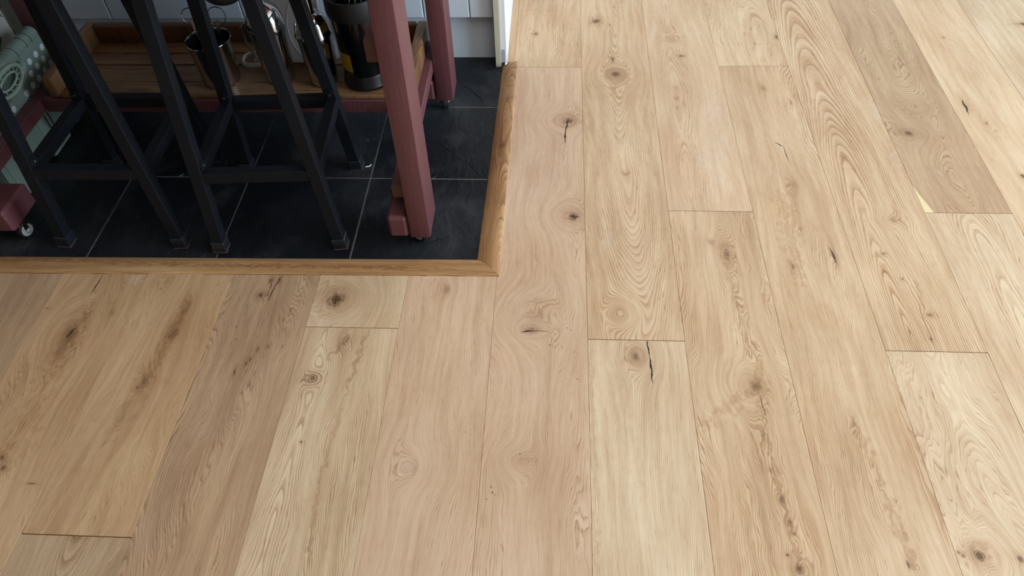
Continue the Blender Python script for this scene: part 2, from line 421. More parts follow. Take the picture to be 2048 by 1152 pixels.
# wide swirls first, then the knots themselves: pixel, radius across and along in mm, darkness, push of the grain in mm
KN = [(1066, 640, 34, 34, .10, 46), (1128, 240, 24, 20, .08, 26), (1142, 428, 24, 22, .08, 30), (1231, 150, 22, 26, .06, 20), (672, 599, 30, 30, .08, 20), (1810, 262, 24, 22, .07, 24), (1512, 772, 24, 20, .08, 26), (140, 668, 24, 44, .07, 20), (1960, 1108, 24, 22, .06, 24), (1640, 1000, 1, 1, 0, 0), (1272, 712, 18, 22, .10, 18), (1453, 508, 16, 30, .10, 16), (1071, 68, 5, 6, .8, 9), (1137, 242, 13, 14, .75, 34), (1147, 433, 14, 14, .7, 36), (1064, 660, 15, 9, .42, 62), (1040, 922, 14, 12, .06, 40),
 (1075, 600, 20, 14, .08, 10), (1192, 42, 11, 13, .85, 10), (1220, 50, 2.2, 11, .6, 3), (1225, 118, 6, 10, .75, 8), (1231, 148, 12, 15, .8, 28), (1240, 625, 14, 16, .05, 34),
 (1272, 713, 8, 11, .62, 16), (1362, 112, 6, 5, .75, 8), (1345, 78, 14, 14, .08, 16), (1453, 508, 7, 16, .62, 14), (1422, 484, 9, 14, .28, 8),
 (1512, 773, 10, 11, .55, 24), (1472, 600, 6, 14, .22, 6), (1565, 1000, 5, 8, .55, 8), (1580, 1045, 4, 6, .6, 6), (1588, 1068, 4, 6, .6, 6), (1600, 1138, 8, 10, .75, 14), (1575, 1110, 3, 3, .9, 3),
 (1553, 74, 5, 9, .75, 18), (1526, 176, 7, 14, .3, 10), (1582, 205, 4, 14, .5, 8), (1668, 512, 4, 20, .65, 8), (1586, 533, 3, 10, .55, 5), (1600, 458, 3, 10, .35, 5), (1585, 370, 8, 14, .18, 18),
 (1708, 846, 4, 10, .2, 10), (1817, 1130, 3, 8, .7, 5), (1790, 440, 12, 9, .32, 16), (1767, 507, 4, 4, .6, 6), (1805, 558, 4, 4, .6, 7), (1860, 630, 6, 5, .75, 8), (1862, 678, 4, 4, .6, 4),
 (1960, 1111, 9, 10, .95, 18), (1917, 1105, 3, 4, .5, 4), (1927, 1112, 3, 4, .5, 4), (2041, 1118, 5, 6, .7, 8), (1817, 267, 11, 9, .85, 26), (1833, 212, 18, 16, .06, 44),
 (1929, 210, 4, 17, .8, 8), (1974, 247, 5, 7, .6, 8), (1888, 75, 5, 7, .55, 9), (1992, 262, 5, 8, .2, 6), (2046, 352, 5, 10, .85, 8), (2046, 48, 9, 9, .85, 16), (1835, 90, 2, 7, .5, 3),
 (892, 578, 9, 13, .30, 16), (820, 935, 16, 18, .16, 34), (672, 599, 20, 20, .85, 22), (625, 757, 10, 10, .72, 16), (690, 682, 12, 12, .28, 12), (602, 884, 2.5, 3, .95, 3),
 (521, 590, 6, 7, .8, 14), (541, 561, 4, 9, .7, 6), (559, 560, 3.5, 12, .75, 4), (581, 620, 1.8, 8, .8, 1), (515, 699, 3, 8, .85, 2), (536, 692, 3, 4, .85, 2), (500, 719, 3, 5, .85, 2), (492, 727, 2.5, 6, .85, 2), (469, 743, 2.2, 9, .85, 2), (472, 653, 2.2, 4, .7, 1), (472, 679, 2.2, 4, .7, 1), (567, 640, 1.8, 6, .6, 1),
 (375, 615, 7, 22, .35, 20), (350, 665, 9, 20, .32, 18), (290, 760, 10, 20, .38, 30), (275, 775, 4, 4, .75, 4), (340, 560, 12, 25, .1, 22), (240, 830, 20, 30, .12, 10),
 (140, 668, 13, 26, .55, 30), (118, 700, 8, 20, .3, 12), (225, 625, 6, 18, .25, 10), (65, 967, 11, 2, .6, 2), (4, 915, 5, 6, .7, 6), (7, 936, 5, 6, .7, 6), (95, 617, 6, 2, .5, 2),
 (982, 974, 1.6, 2, .9, 0), (985, 985, 2, 2.4, .9, 0), (973, 998, 1.4, 1.6, .8, 0), (990, 990, 1.2, 1.5, .7, 0), (1040, 908, 1.6, 2, .8, 0), (1110, 668, 1.5, 2, .8, 0), (1125, 694, 1.6, 2, .8, 0), (1142, 660, 1.3, 2, .8, 0), (1134, 656, 1.5, 1.8, .7, 0), (1148, 704, 1.3, 1.6, .8, 0), (1155, 758, 1.3, 1.6, .8, 0), (1100, 690, 1.5, 2, .7, 0), (930, 864, 1.2, 1.6, .7, 0), (1093, 350, 1.5, 2, .7, 0)]
# cracks: pixel ends, width in mm, strength
CR = [(1138, 238, 1131, 262, 3.4, 1), (1131, 258, 1130, 286, 2.2, 1), (1138, 432, 1160, 434, 2.2, .95), (1146, 430, 1152, 437, 3.5, .9), (1042, 664, 1066, 661, 2.2, 1), (1060, 661, 1098, 663, 1.1, .8),
 (1294, 682, 1299, 712, 2.2, 1), (1299, 710, 1306, 768, 1.8, 1), (1520, 790, 1531, 832, 1.1, .8), (1550, 284, 1567, 294, 2.0, .9), (1566, 293, 1578, 326, 1.5, .85), (1838, 616, 1872, 703, 0.9, .7), (1660, 494, 1674, 530, 2.2, .8),
 (656, 598, 690, 601, 1.0, .9), (674, 584, 668, 618, 1.0, .9), (560, 552, 533, 608, 1.6, .8), (208, 547, 180, 592, 1.4, 1), (131, 677, 153, 655, 2.2, 1), (1924, 200, 1938, 228, 3.2, .95), (1178, 47, 1203, 40, 1.0, .8), (1184, 33, 1192, 52, 0.9, .8), (2000, 50, 2046, 46, .8, .6), (548, 552, 538, 585, 1.4, .6)]
# soft darker veins: pixel ends, width in mm, strength
SR = [(738, 656, 690, 790, 9, .55), (690, 790, 640, 960, 7, .35), (640, 960, 610, 1152, 6, .4), (700, 670, 655, 720, 10, .45), (1505, 680, 1530, 860, 10, .35), (1530, 860, 1600, 1140, 9, .45), (1452, 510, 1490, 700, 12, .22), (1700, 830, 1770, 980, 14, .35), (1770, 980, 1830, 1140, 14, .4), (1560, 380, 1600, 560, 30, .25),
 (190, 600, 90, 760, 14, .4), (380, 590, 290, 770, 16, .35), (120, 700, 0, 960, 40, .18), (1225, 160, 1235, 300, 10, .2), (1215, 700, 1290, 1000, 18, .12), (1180, 690, 1192, 1152, 10, .22), (300, 760, 200, 900, 25, .15), (1830, 560, 1850, 620, 8, .3), (1390, 860, 1500, 780, 22, .28), (1165, 60, 1163, 130, 3, .2)]

SHEEN = [(1420, 170, 1440, 400, 40, .10), (1380, 300, 1470, 380, 30, .10), (1440, 270, 1465, 300, 14, .14), (250, 552, 285, 562, 16, .16), (1790, 300, 1800, 330, 16, .12), (1735, 190, 1760, 250, 10, .16), (1868, 340, 1885, 350, 8, .2), (845, 556, 900, 552, 8, .18), (1000, 600, 1100, 590, 25, .06), (1195, 490, 1260, 470, 30, .08)]  # floor sheen and scuffs painted into the oak colour as soft whitish patches
planks = []
for k in range(-12, 21):
    J = JOINT.get(k, 0.22 + 0.03 * (k % 3) if k in (-7, -6, -4, 5, 6) else random.uniform(0.2, 2.2))
    if k in (-4,): J = 0.20
    if k in (-7, -6): J = 0.18
    edges = [J - 2.2, J, J + 2.2]
    if k in (5, 6): edges = [-1.9, 0.28, 2.5]
    lo, hi = YF, YB
    cuts = [lo] + [e for e in edges if lo + 0.05 < e < hi - 0.05] + [hi]
    segs = [[cuts[i], cuts[i + 1]] for i in range(len(cuts) - 1)]
    x0, x1 = S(k), S(k + 1)
    if x0 < XL: x0 = XL
    if x1 > XR: x1 = XR
    if x1 - x0 < 0.01: continue
    out = []
    for a, b_ in segs:
        if k <= -2:
            if a < 1.068: out.append((x0, x1, a, min(b_, 1.068 + 0.0123 * ((x0 + x1) / 2 + 0.12))))
            if k == -2 and b_ > 1.9: out.append((-0.1412, x1, max(a, 1.8775), b_))
        else:
            out.append((x0, x1, a, b_))
    planks += [(k,) + q for q in out]
FEAT = [('k',) + q for q in KN] + [('c',) + q for q in CR] + [('s',) + q for q in SR] + [('h',) + q for q in SHEEN]
SPECTR = {}
for k in set(q[0] for q in planks):
    segs = sorted([q for q in planks if q[0] == k], key=lambda q: q[3])
    vis = [q for q in segs if q[4] > 0.34 and q[3] < 2.35]
    for i, q in enumerate(segs):
        if k in SPEC and q in vis: SPECTR[q] = SPEC[k][min(vis.index(q), len(SPEC[k]) - 1)]
        else: SPECTR[q] = (random.choice([BEI, PNK, GLD, PAL, TAN]), random.choice([mk(ST, X0=random.uniform(-.3, .3)), mk(CA, X0=random.uniform(-.03, .03))]))
for i, q in enumerate(planks):
    k, x0, x1, y0, y1 = q
    cx, cy = (x0 + x1) / 2, (y0 + y1) / 2
    tone, par = SPECTR[q]
    tone = [(c_[0] - 1, c_[1] + 2, c_[2] + 6) for c_ in tone]
    kn, cr, sr, shn = [], [], [], []
    for ft in FEAT:
        if ft[0] == 'k':
            p = F(ft[1], ft[2])
            if x0 <= p.x <= x1 and y0 <= p.y <= y1: kn.append((p.x - cx, p.y - cy, ft[3] / 1000, ft[4] / 1000, ft[5], ft[6] / 1000))
        else:
            a, b_ = F(ft[1], ft[2]), F(ft[3], ft[4]); mid = (a + b_) / 2
            if x0 <= mid.x <= x1 and y0 <= mid.y <= y1: {'c': cr, 's': sr, 'h': shn}[ft[0]].append((a.x - cx, a.y - cy, b_.x - cx, b_.y - cy, ft[5] / 1000, ft[6]))
    par = dict(par)
    # the height of the heart line is given at the middle of the view, so shift it to the plank's own middle
    ymid = max(y0, 0.4) / 2 + min(y1, 2.2) / 2
    par['depth'] = par['depth'] - par.get('slope', 0) * (ymid - cy)
    sap = None
    if k == 4 and y0 > 1.2 and y0 < 1.4:
        a, b_ = F(1822, 366), F(1872, 427)
        ax, ay, bx, by = a.x - cx, a.y - cy, b_.x - cx, b_.y - cy
        nx, ny = -(by - ay), (bx - ax); L = math.hypot(nx, ny)
        nx, ny = nx / L, ny / L
        c = -(nx * ax + ny * ay)
        if nx * (-0.095) + ny * (y0 - cy) + c < 0: nx, ny, c = -nx, -ny, -c
        sap = (nx, ny, c, 0.006)
    mt = oak('oak_plank', 1.0 + i * 1.618, tone[0], tone[1], knots=kn, cracks=cr, streaks=sr, sheen=shn, sap=sap, bump=0.0, **par)
    dz = ((i * 37) % 7 - 3) * 0.00006
    g = 0.00022; ge = 0.0007
    bm = bmesh.new(); bm_box(bm, x0 + g - fl.x, x1 - g - fl.x, y0 + ge - fl.y, y1 - ge - fl.y, -0.0154 - fl.z, dz - fl.z)
    top = [e for e in bm.edges if all(v.co.z > dz - fl.z - 1e-4 for v in e.verts)]
    bmesh.ops.bevel(bm, geom=top, offset=0.0005, segments=1, affect='EDGES')
    from_bm('plank', bm, mt, floor)

# ------------------------------------------------------------------ trims round the tiled corner
def trim(name, label, A_out, A_in, B_out, B_in, mt):
    prof = [(0.0, -0.0012), (0.0, 0.0024), (0.03, 0.0032), (0.12, 0.0038), (0.28, 0.0036), (0.45, 0.0022), (0.62, -0.0005), (0.78, -0.0042), (0.9, -0.0080), (0.97, -0.0108), (1.0, -0.0121),
            (1.0, -0.0124), (0.30, -0.0124), (0.24, -0.0012)]
    bm = bmesh.new()
    f0 = lambda a, b: Vector((A_out[0] + (A_in[0] - A_out[0]) * a, A_out[1] + (A_in[1] - A_out[1]) * a, b))
    f1 = lambda a, b: Vector((B_out[0] + (B_in[0] - B_out[0]) * a, B_out[1] + (B_in[1] - B_out[1]) * a, b))
    sweep_poly(bm, prof, f0, f1)
    return struct(from_bm(name, bm, mt, None, True, 35), label, 'trim')
M_trf = oak('oak_trim_front', 51.0, (212, 172, 122), (158, 114, 72), X0=0.12, depth=0.03, freq=300, fig=0.7, band=0.8, axis='x', streaks=[(0.02, -0.8, 0.0, 1.0, 0.010, 0.4)])
M_trr = oak('oak_trim_side', 57.5, (196, 154, 108), (146, 104, 68), X0=0.02, depth=0.02, slope=0.05, freq=420, fig=1.1, band=0.8)
CO_out, CO_in = (-0.1163, 1.0612), (-0.1674, 1.1200)
trim('trim_1', 'long oak edging strip between planks and slate, across the front', (XL, 1.0345), (XL, 1.0985), (CO_out[0] - .0002, CO_out[1]), (CO_in[0] - .0002, CO_in[1]), M_trf)
trim('trim_2', 'short oak edging strip mitred at the corner, running to the white partition', CO_out, CO_in, (-0.1122, 1.8755), (-0.1545, 1.8715), M_trr)

# ------------------------------------------------------------------ slate floor
mt, t, b = material('grout'); M_grout = mt
t.link(b.inputs['Base Color'], t.mix(t.noise(t.objco(), 90, 3), lin((70, 69, 68)), lin((134, 130, 124)))); b.inputs['Roughness'].default_value = 0.9
def slate(name, seed, cracks=(), dusts=()):
    mt, t, b = material(name)
    p = t.vmath('ADD', t.objco(), (seed * 3.1, seed * 1.7, 0))
    warp = t.vmath('ADD', p, t.vmath('SCALE', t.noise(p, 6, 2, color=True), scale=0.12))
    riven = t.noise(t.vmath('MULTIPLY', warp, (26, 9, 1)), 1.0, 5, 0.6)
    fine = t.noise(p, 160, 3, 0.6)
    lay = t.math('FRACT', t.mul(t.noise(t.vmath('MULTIPLY', warp, (5, 3, 1)), 1.0, 2), 9.0))
    h = t.add(t.add(t.mul(riven, 1.0), t.mul(fine, 0.12)), t.mul(t.smooth(lay, 0.0, 0.12), 0.09))
    dust = t.smooth(t.noise(p, 8, 3, 0.6), 0.50, 0.72)
    speck = t.smooth(t.noise(p, 420, 2, 0.7), 0.60, 0.72)
    c = t.mix(riven, lin((6, 8, 12)), lin((20, 25, 33)))
    c = t.mix(t.mul(dust, t.add(0.05, t.mul(speck, 0.35))), c, lin((150, 152, 156)))
    scuff = t.mul(t.smooth(t.noise(t.vmath('MULTIPLY', warp, (60, 30, 1)), 1.0, 4, 0.7), 0.62, 0.76), t.smooth(t.noise(p, 5, 1), 0.52, 0.66))
    c = t.mix(t.mul(scuff, 0.5), c, lin((170, 172, 176)))
    P0 = t.objco(); P0 = t.vmath('MULTIPLY', P0, (1, 1, 0)); wb = wobble(t, P0) if (cracks or dusts) else None
    for (ax, ay, r_, k_) in dusts:
        g = t.n.new('ShaderNodeGroup'); g.node_tree = kg
        t.link(g.inputs['P'], P0); t.link(g.inputs['Wob'], wb); g.inputs['C'].default_value = (ax, ay, 0); g.inputs['Inv'].default_value = (1.4 / r_, 1.4 / r_, 0)
        c = t.mix(t.mul(t.mul(g.outputs['Halo'], t.add(0.25, speck)), k_), c, lin((150, 152, 156)))
    for (x0, y0, x1, y1, wd, k_) in cracks:
        g = t.n.new('ShaderNodeGroup'); g.node_tree = cg
        t.link(g.inputs['P'], P0); t.link(g.inputs['Wob'], wb); g.inputs['A'].default_value = (x0, y0, 0); g.inputs['D'].default_value = (x1 - x0, y1 - y0, 0)
        g.inputs['Width'].default_value = wd; g.inputs['Soft'].default_value = 0.4
        h = t.sub(h, t.mul(g.outputs['Mask'], 0.6)); c = t.mix(t.mul(g.outputs['Mask'], k_), c, lin((10, 11, 14)))
    t.link(b.inputs['Base Color'], c)
    t.link(b.inputs['Roughness'], t.add(0.42, t.mul(dust, 0.25)))
    b.inputs['Specular IOR Level'].default_value = 0.3
    t.link(b.inputs['Normal'], t.bump(h, 0.8, 0.005))
    return mt
TZ = -0.012
bm = bmesh.new(); bm_box(bm, XL, -0.150, 1.095, 2.6, -0.03, TZ - 0.0013)
fs = struct(from_bm('floor_slate', bm, M_grout), 'dark slate tile floor with pale grout under the red trolley', 'floor')
fo = fs.location.copy()
xs = [XL] + [x_ for x_ in (-2.2465, -1.948, -1.6495, -1.3510, -1.0522, -0.7537, -0.4512, -0.1527)]
ys = [1.096, 1.3885, 1.6815, 1.9745, 2.2675, 2.56]
TCR = [(858, 280, 888, 292), (885, 291, 908, 313), (906, 312, 937, 328), (935, 327, 952, 347), (950, 346, 964, 357), (915, 165, 945, 182), (944, 181, 968, 206), (850, 487, 900, 472)]
TDU = [(690, 285, .06, .55), (640, 300, .05, .4), (720, 375, .06, .5), (930, 222, .05, .5), (905, 210, .025, .8), (868, 430, .04, .4), (850, 495, .06, .45), (905, 270, .08, .25), (930, 440, .08, .25), (140, 495, .05, .3), (375, 497, .04, .3), (270, 500, .05, .25), (960, 180, .05, .3), (660, 215, .06, .4)]
ti = 0
for i in range(len(xs) - 1):
    for j in range(len(ys) - 1):
        g = 0.0016
        x0, x1, y0, y1 = xs[i] + g, xs[i + 1] - g, ys[j] + g, ys[j + 1] - g
        if i == len(xs) - 2: x1 = -0.1545
        if x1 - x0 < 0.02: continue
        dz = ((ti * 53) % 9 - 4) * 0.00008
        bm = bmesh.new(); bm_box(bm, x0 - fo.x, x1 - fo.x, y0 - fo.y, y1 - fo.y, -0.022 - fo.z, TZ + dz - fo.z)
        top = [e for e in bm.edges if all(v.co.z > TZ + dz - fo.z - 1e-4 for v in e.verts)]
        bmesh.ops.bevel(bm, geom=top, offset=0.0009, segments=1, affect='EDGES')
        cxt, cyt = (x0 + x1) / 2, (y0 + y1) / 2
        tc, td = [], []
        for (a0, b0, a1, b1) in TCR:
            A_, B_ = F(a0, b0, TZ), F(a1, b1, TZ)
            if x0 <= A_.x <= x1 and y0 <= A_.y <= y1: tc.append((A_.x - cxt, A_.y - cyt, B_.x - cxt, B_.y - cyt, 0.0022, .9))
        for (a0, b0, r_, k_) in TDU:
            A_ = F(a0, b0, TZ)
            if x0 - r_ <= A_.x <= x1 + r_ and y0 - r_ <= A_.y <= y1 + r_: td.append((A_.x - cxt, A_.y - cyt, r_, k_))
        from_bm('slate_tile', bm, slate('slate', ti * 1.37 + 0.5, tc, td), fs); ti += 1

# ------------------------------------------------------------------ grey cabinet
M_cab = simple('grey_cabinet_paint', (220, 230, 240), 0.45, var=0.02, scale=12, bump=0.05, bscale=90)
M_plin = simple('grey_plinth_paint', (220, 230, 240), 0.4, var=0.02, scale=12)
cab = tag(empty('kitchen_cabinet', (-0.9, 2.15, TZ)), 'pale grey tongue-and-groove kitchen cabinet behind the red trolley', 'cabinet')
def L_(o_, p): return Vector(p) - o_.location
def pbox(name, root, x0, x1, y0, y1, z0, z1, mat, bev=0.0, seg=1):
    l = root.location
    return box(name, x0 - l.x, x1 - l.x, y0 - l.y, y1 - l.y, z0 - l.z, z1 - l.z, mat, root, bev, seg)
xr = -0.1750; xb = -0.2402; w_ = 0.1263
pbox('board', cab, xb + 0.0012, xr, 1.896, 1.912, 0.1262, 0.86, M_cab, 0.0022)
for i in range(12):
    pbox('board', cab, xb - w_ * (i + 1) + 0.0012, xb - w_ * i - 0.0012, 1.896, 1.912, 0.1262, 0.86, M_cab, 0.0022)
pbox('carcass', cab, xb - w_ * 12, xr - 0.002, 1.910, 2.45, 0.142, 0.86, M_cab)
pbox('plinth', cab, xb - w_ * 12, -0.1752, 1.922, 1.938, TZ + 0.0005, 0.1405, M_plin)
pbox('countertop', cab, xb - w_ * 12 - 0.01, xr, 1.85, 2.47, 0.86, 0.90, simple('pale_stone_worktop', (200, 196, 188), 0.35, var=0.1, scale=80), 0.003)

# ------------------------------------------------------------------ red trolley
def red_paint(name):
    mt, t, b = material(name)
    p = t.shuffled()
    n = t.noise(t.vmath('MULTIPLY', p, (150, 150, 9)), 1.0, 3, 0.6)
    n2 = t.noise(p, 9, 3)
    c = t.mix(n2, lin((92, 52, 56)), lin((107, 63, 68)))
    chip = t.smooth(t.noise(p, 75, 2, 0.4), 0.80, 0.82)
    t.link(b.inputs['Base Color'], t.mix(chip, c, lin((190, 150, 130))))
    b.inputs['Roughness'].default_value = 0.48; b.inputs['Specular IOR Level'].default_value = 0.45
    t.link(b.inputs['Normal'], t.bump(t.add(n, t.mul(t.noise(p, 120, 2), 0.4)), 0.5, 0.0015))
    return mt
M_red = red_paint('burgundy_brushed_paint')
M_raw = simple('raw_brown_end_grain', (100, 68, 52), 0.7, var=0.12, scale=90)
M_chrome = simple('polished_chrome', (215, 217, 220), 0.08, 1.0, var=0.02)
M_hub = simple('pale_zinc_hub', (206, 210, 214), 0.35, 0.3, var=0.05)
M_rub = simple('black_rubber', (13, 13, 15), 0.6, var=0.15, bump=0.1)
M_blkpl = simple('black_plastic', (16, 16, 18), 0.4, var=0.1)
tr = tag(empty('kitchen_trolley', (-0.797, 1.44, TZ)), 'burgundy painted wooden kitchen trolley on castors over the slate', 'trolley')
LX = {1: (-0.3125, -0.2690), -1: (-1.3250, -1.2815)}
BX = {1: (-0.3590, -0.3150), -1: (-1.2790, -1.2060)}
LY = {0: (1.1435, 1.2360), 1: (1.6470, 1.7330)}
def caster(sx, yi, ang):
    l = tr.location
    cx = -0.3010 if sx > 0 else (-1.2210 if yi == 0 else -1.2290)
    if sx > 0: cx = -0.3030
    cyy = (LY[yi][0] + LY[yi][1]) / 2 - 0.012
    c = Vector((cx, cyy, 0)) - Vector((l.x, l.y, l.z))
    zt = 0.030
    root = lathe('castor', [(0, zt), (0.016, zt), (0.016, zt - 0.003), (0.008, zt - 0.005), (0.008, zt - 0.010), (0, zt - 0.010)], c, M_chrome, tr, 20)
    rl = root.location
    rot = Matrix.Rotation(ang, 3, 'Z')
    off = Vector((0, 0.0, 0.0085)); wc = c + rot @ Vector((0.004, 0, 0)) + off - rl
    def lw(name, prof, mat):
        bm = bmesh.new(); bm_lathe(bm, prof, (0, 0, 0), 28, 'X')
        for v in bm.verts: v.co = rot @ v.co + wc
        from_bm(name, bm, mat, root, True, 40)
    lw('wheel', [(0.0145, -0.0075), (0.018, -0.008), (0.0205, -0.0055), (0.0205, 0.0055), (0.018, 0.008), (0.0145, 0.0075)], M_rub)
    lw('hub', [(0, -0.0072), (0.0148, -0.0078), (0.0148, 0.0078), (0.0138, 0.0088), (0.0112, 0.0084), (0.0105, 0.0070), (0, 0.0070)], M_hub)
    lw('axle', [(0, 0.0065), (0.0052, 0.0065), (0.0052, 0.0125), (0.004, 0.0135), (0, 0.0135)], M_hub)
    bm = bmesh.new()
    for s_ in (-1, 1):
        bm_box(bm, 0.0104 * s_ - 0.0012, 0.0104 * s_ + 0.0012, -0.005, 0.005, -0.002, 0.0215, 0.0006)
    for v in bm.verts: v.co = rot @ v.co + wc - Vector((0, 0, 0.0))
    from_bm('fork', bm, M_blkpl, root)
for sx in (1, -1):
    for yi in (0, 1):
        o = pbox('leg', tr, *LX[sx], *LY[yi], 0.031, 0.815, M_red, 0.0022, 2)
        pbox('foot_block', tr, *BX[sx], LY[yi][0] - 0.001, LY[yi][1] + 0.012, 0.0305, 0.0905, M_red, 0.007, 1)
        caster(sx, yi, {(1, 0): 1.0, (1, 1): 0.35, (-1, 0): -0.25, (-1, 1): 0.9}[(sx, yi)])
    xa, xb_ = (-0.3445, -0.3130) if sx > 0 else (-1.2810, -1.2500)
    for (z0, z1, yf, yb) in ((0.1170, 0.1490, 1.178, 1.745), (0.437, 0.482, 1.186, 1.745)):
        o = pbox('side_rail', tr, xa, xb_, yf, yb, z0, z1, M_red, 0.002)
        lo = o.location
        box('rail_end', (xa + 0.001) - lo.x - tr.location.x, xb_ - 0.001 - lo.x - tr.location.x, yf - 0.0006 - lo.y - tr.location.y, yf + 0.004 - lo.y - tr.location.y,
            z0 + 0.001 - lo.z - tr.location.z, z1 - 0.001 - lo.z - tr.location.z, M_raw, o, 0.0004)['label'] = 'bare brown end of the rail'
pbox('cross_rail', tr, -1.2495, -0.3450, 1.4785, 1.4985, 0.1140, 0.1500, M_red, 0.002)
pbox('cross_rail', tr, -1.2495, -0.3450, 1.700, 1.722, 0.1140, 0.1500, M_red, 0.002)
pbox('apron', tr, -1.281, -0.3130, 1.70, 1.722, 0.70, 0.815, M_red, 0.002)
pbox('tabletop', tr, -1.37, -0.215, 1.065, 1.80, 0.815, 0.855, simple('trolley_top_wood', (170, 120, 78), 0.5, var=0.15, scale=14), 0.004)
l = tr.location
tube('hanging_rail', [Vector((-1.285, 1.60, 0.70)) - l, Vector((-0.315, 1.60, 0.70)) - l], 0.006, M_chrome, tr, 12)

# ------------------------------------------------------------------ pine tray on the trolley
def pine(name, axis, seed, l_=(162, 124, 86), d_=(110, 78, 50), knots=()):
    return oak(name, seed, l_, d_, X0=0.04, depth=0.03, slope=0.04, freq=150, fig=0.8, band=0.45, axis=axis, knots=knots, bump=0.2)
tray = tag(empty('pine_tray', (-0.7775, 1.615, 0.151)), 'slatted pine tray with raised sides resting on the red trolley', 'tray')
SL = [(1.4845, 1.5390), (1.5425, 1.6115), (1.6175, 1.6645), (1.6705, 1.7180)]
for i, (a, b_) in enumerate(SL):
    kn = [(1 * (1 if False else 0.0), 0, 1, 1, 0, 0)][:0]
    if i == 0:
        p = F(277, 184, 0.16); kn = [(p.y - (a + b_) / 2, p.x + 0.7775, 0.006, 0.013, .85, .01)]
    pbox('slat', tray, -1.1975, -0.3555, a, b_, 0.1512, 0.1605 - (0.0008 if i == 1 else 0), pine('pine_slat', 'x', 80 + i * 2.3, knots=kn), 0.001)
pbox('side', tray, -1.2255, -1.1980, 1.4845, 1.7440, 0.1512, 0.2060, pine('pine_side', 'y', 91.0), 0.005, 2)
pbox('side', tray, -0.3550, -0.3300, 1.4845, 1.7440, 0.1512, 0.2060, pine('pine_side', 'y', 93.5), 0.005, 2)
pbox('back_rail', tray, -1.1975, -0.3555, 1.7190, 1.7440, 0.1512, 0.2060, pine('pine_back', 'x', 97.0, (128, 84, 48), (82, 50, 28)), 0.006, 2)

# ------------------------------------------------------------------ black metal bar stools
def black_metal():
    mt, t, b = material('black_powder_coat')
    p = t.shuffled(); n = t.noise(p, 700, 2); n2 = t.noise(p, 22, 3)
    c = t.mix(n2, lin((17, 19, 24)), lin((24, 27, 33)))
    sp = t.smooth(t.noise(p, 500, 2, 0.7), 0.66, 0.74)
    t.link(b.inputs['Base Color'], t.mix(t.mul(sp, t.mul(t.smooth(n2, 0.45, 0.7), 0.35)), c, lin((120, 124, 130))))
    b.inputs['Roughness'].default_value = 0.55; b.inputs['Specular IOR Level'].default_value = 0.15
    t.link(b.inputs['Normal'], t.bump(n, 0.12, 0.0005))
    return mt
M_blk = black_metal()
mt, t, b = material('clear_grey_plastic_cap'); M_cap = mt
t.link(b.inputs['Base Color'], t.mix(t.noise(t.objco(), 120, 3), lin((20, 23, 27)), lin((38, 42, 48))))
b.inputs['Roughness'].default_value = 0.3
M_felt = simple('brown_felt', (62, 44, 42), 0.95, var=0.2, scale=300, bump=0.3)
M_bolt = simple('zinc_bolt', (72, 74, 78), 0.45, 1.0)
M_seat = simple('dark_seat_wood', (70, 48, 36), 0.5, var=0.2, scale=20)
SP_X, SP_Y, HF, TW = 0.075, 0.050, 0.1365, 0.0265
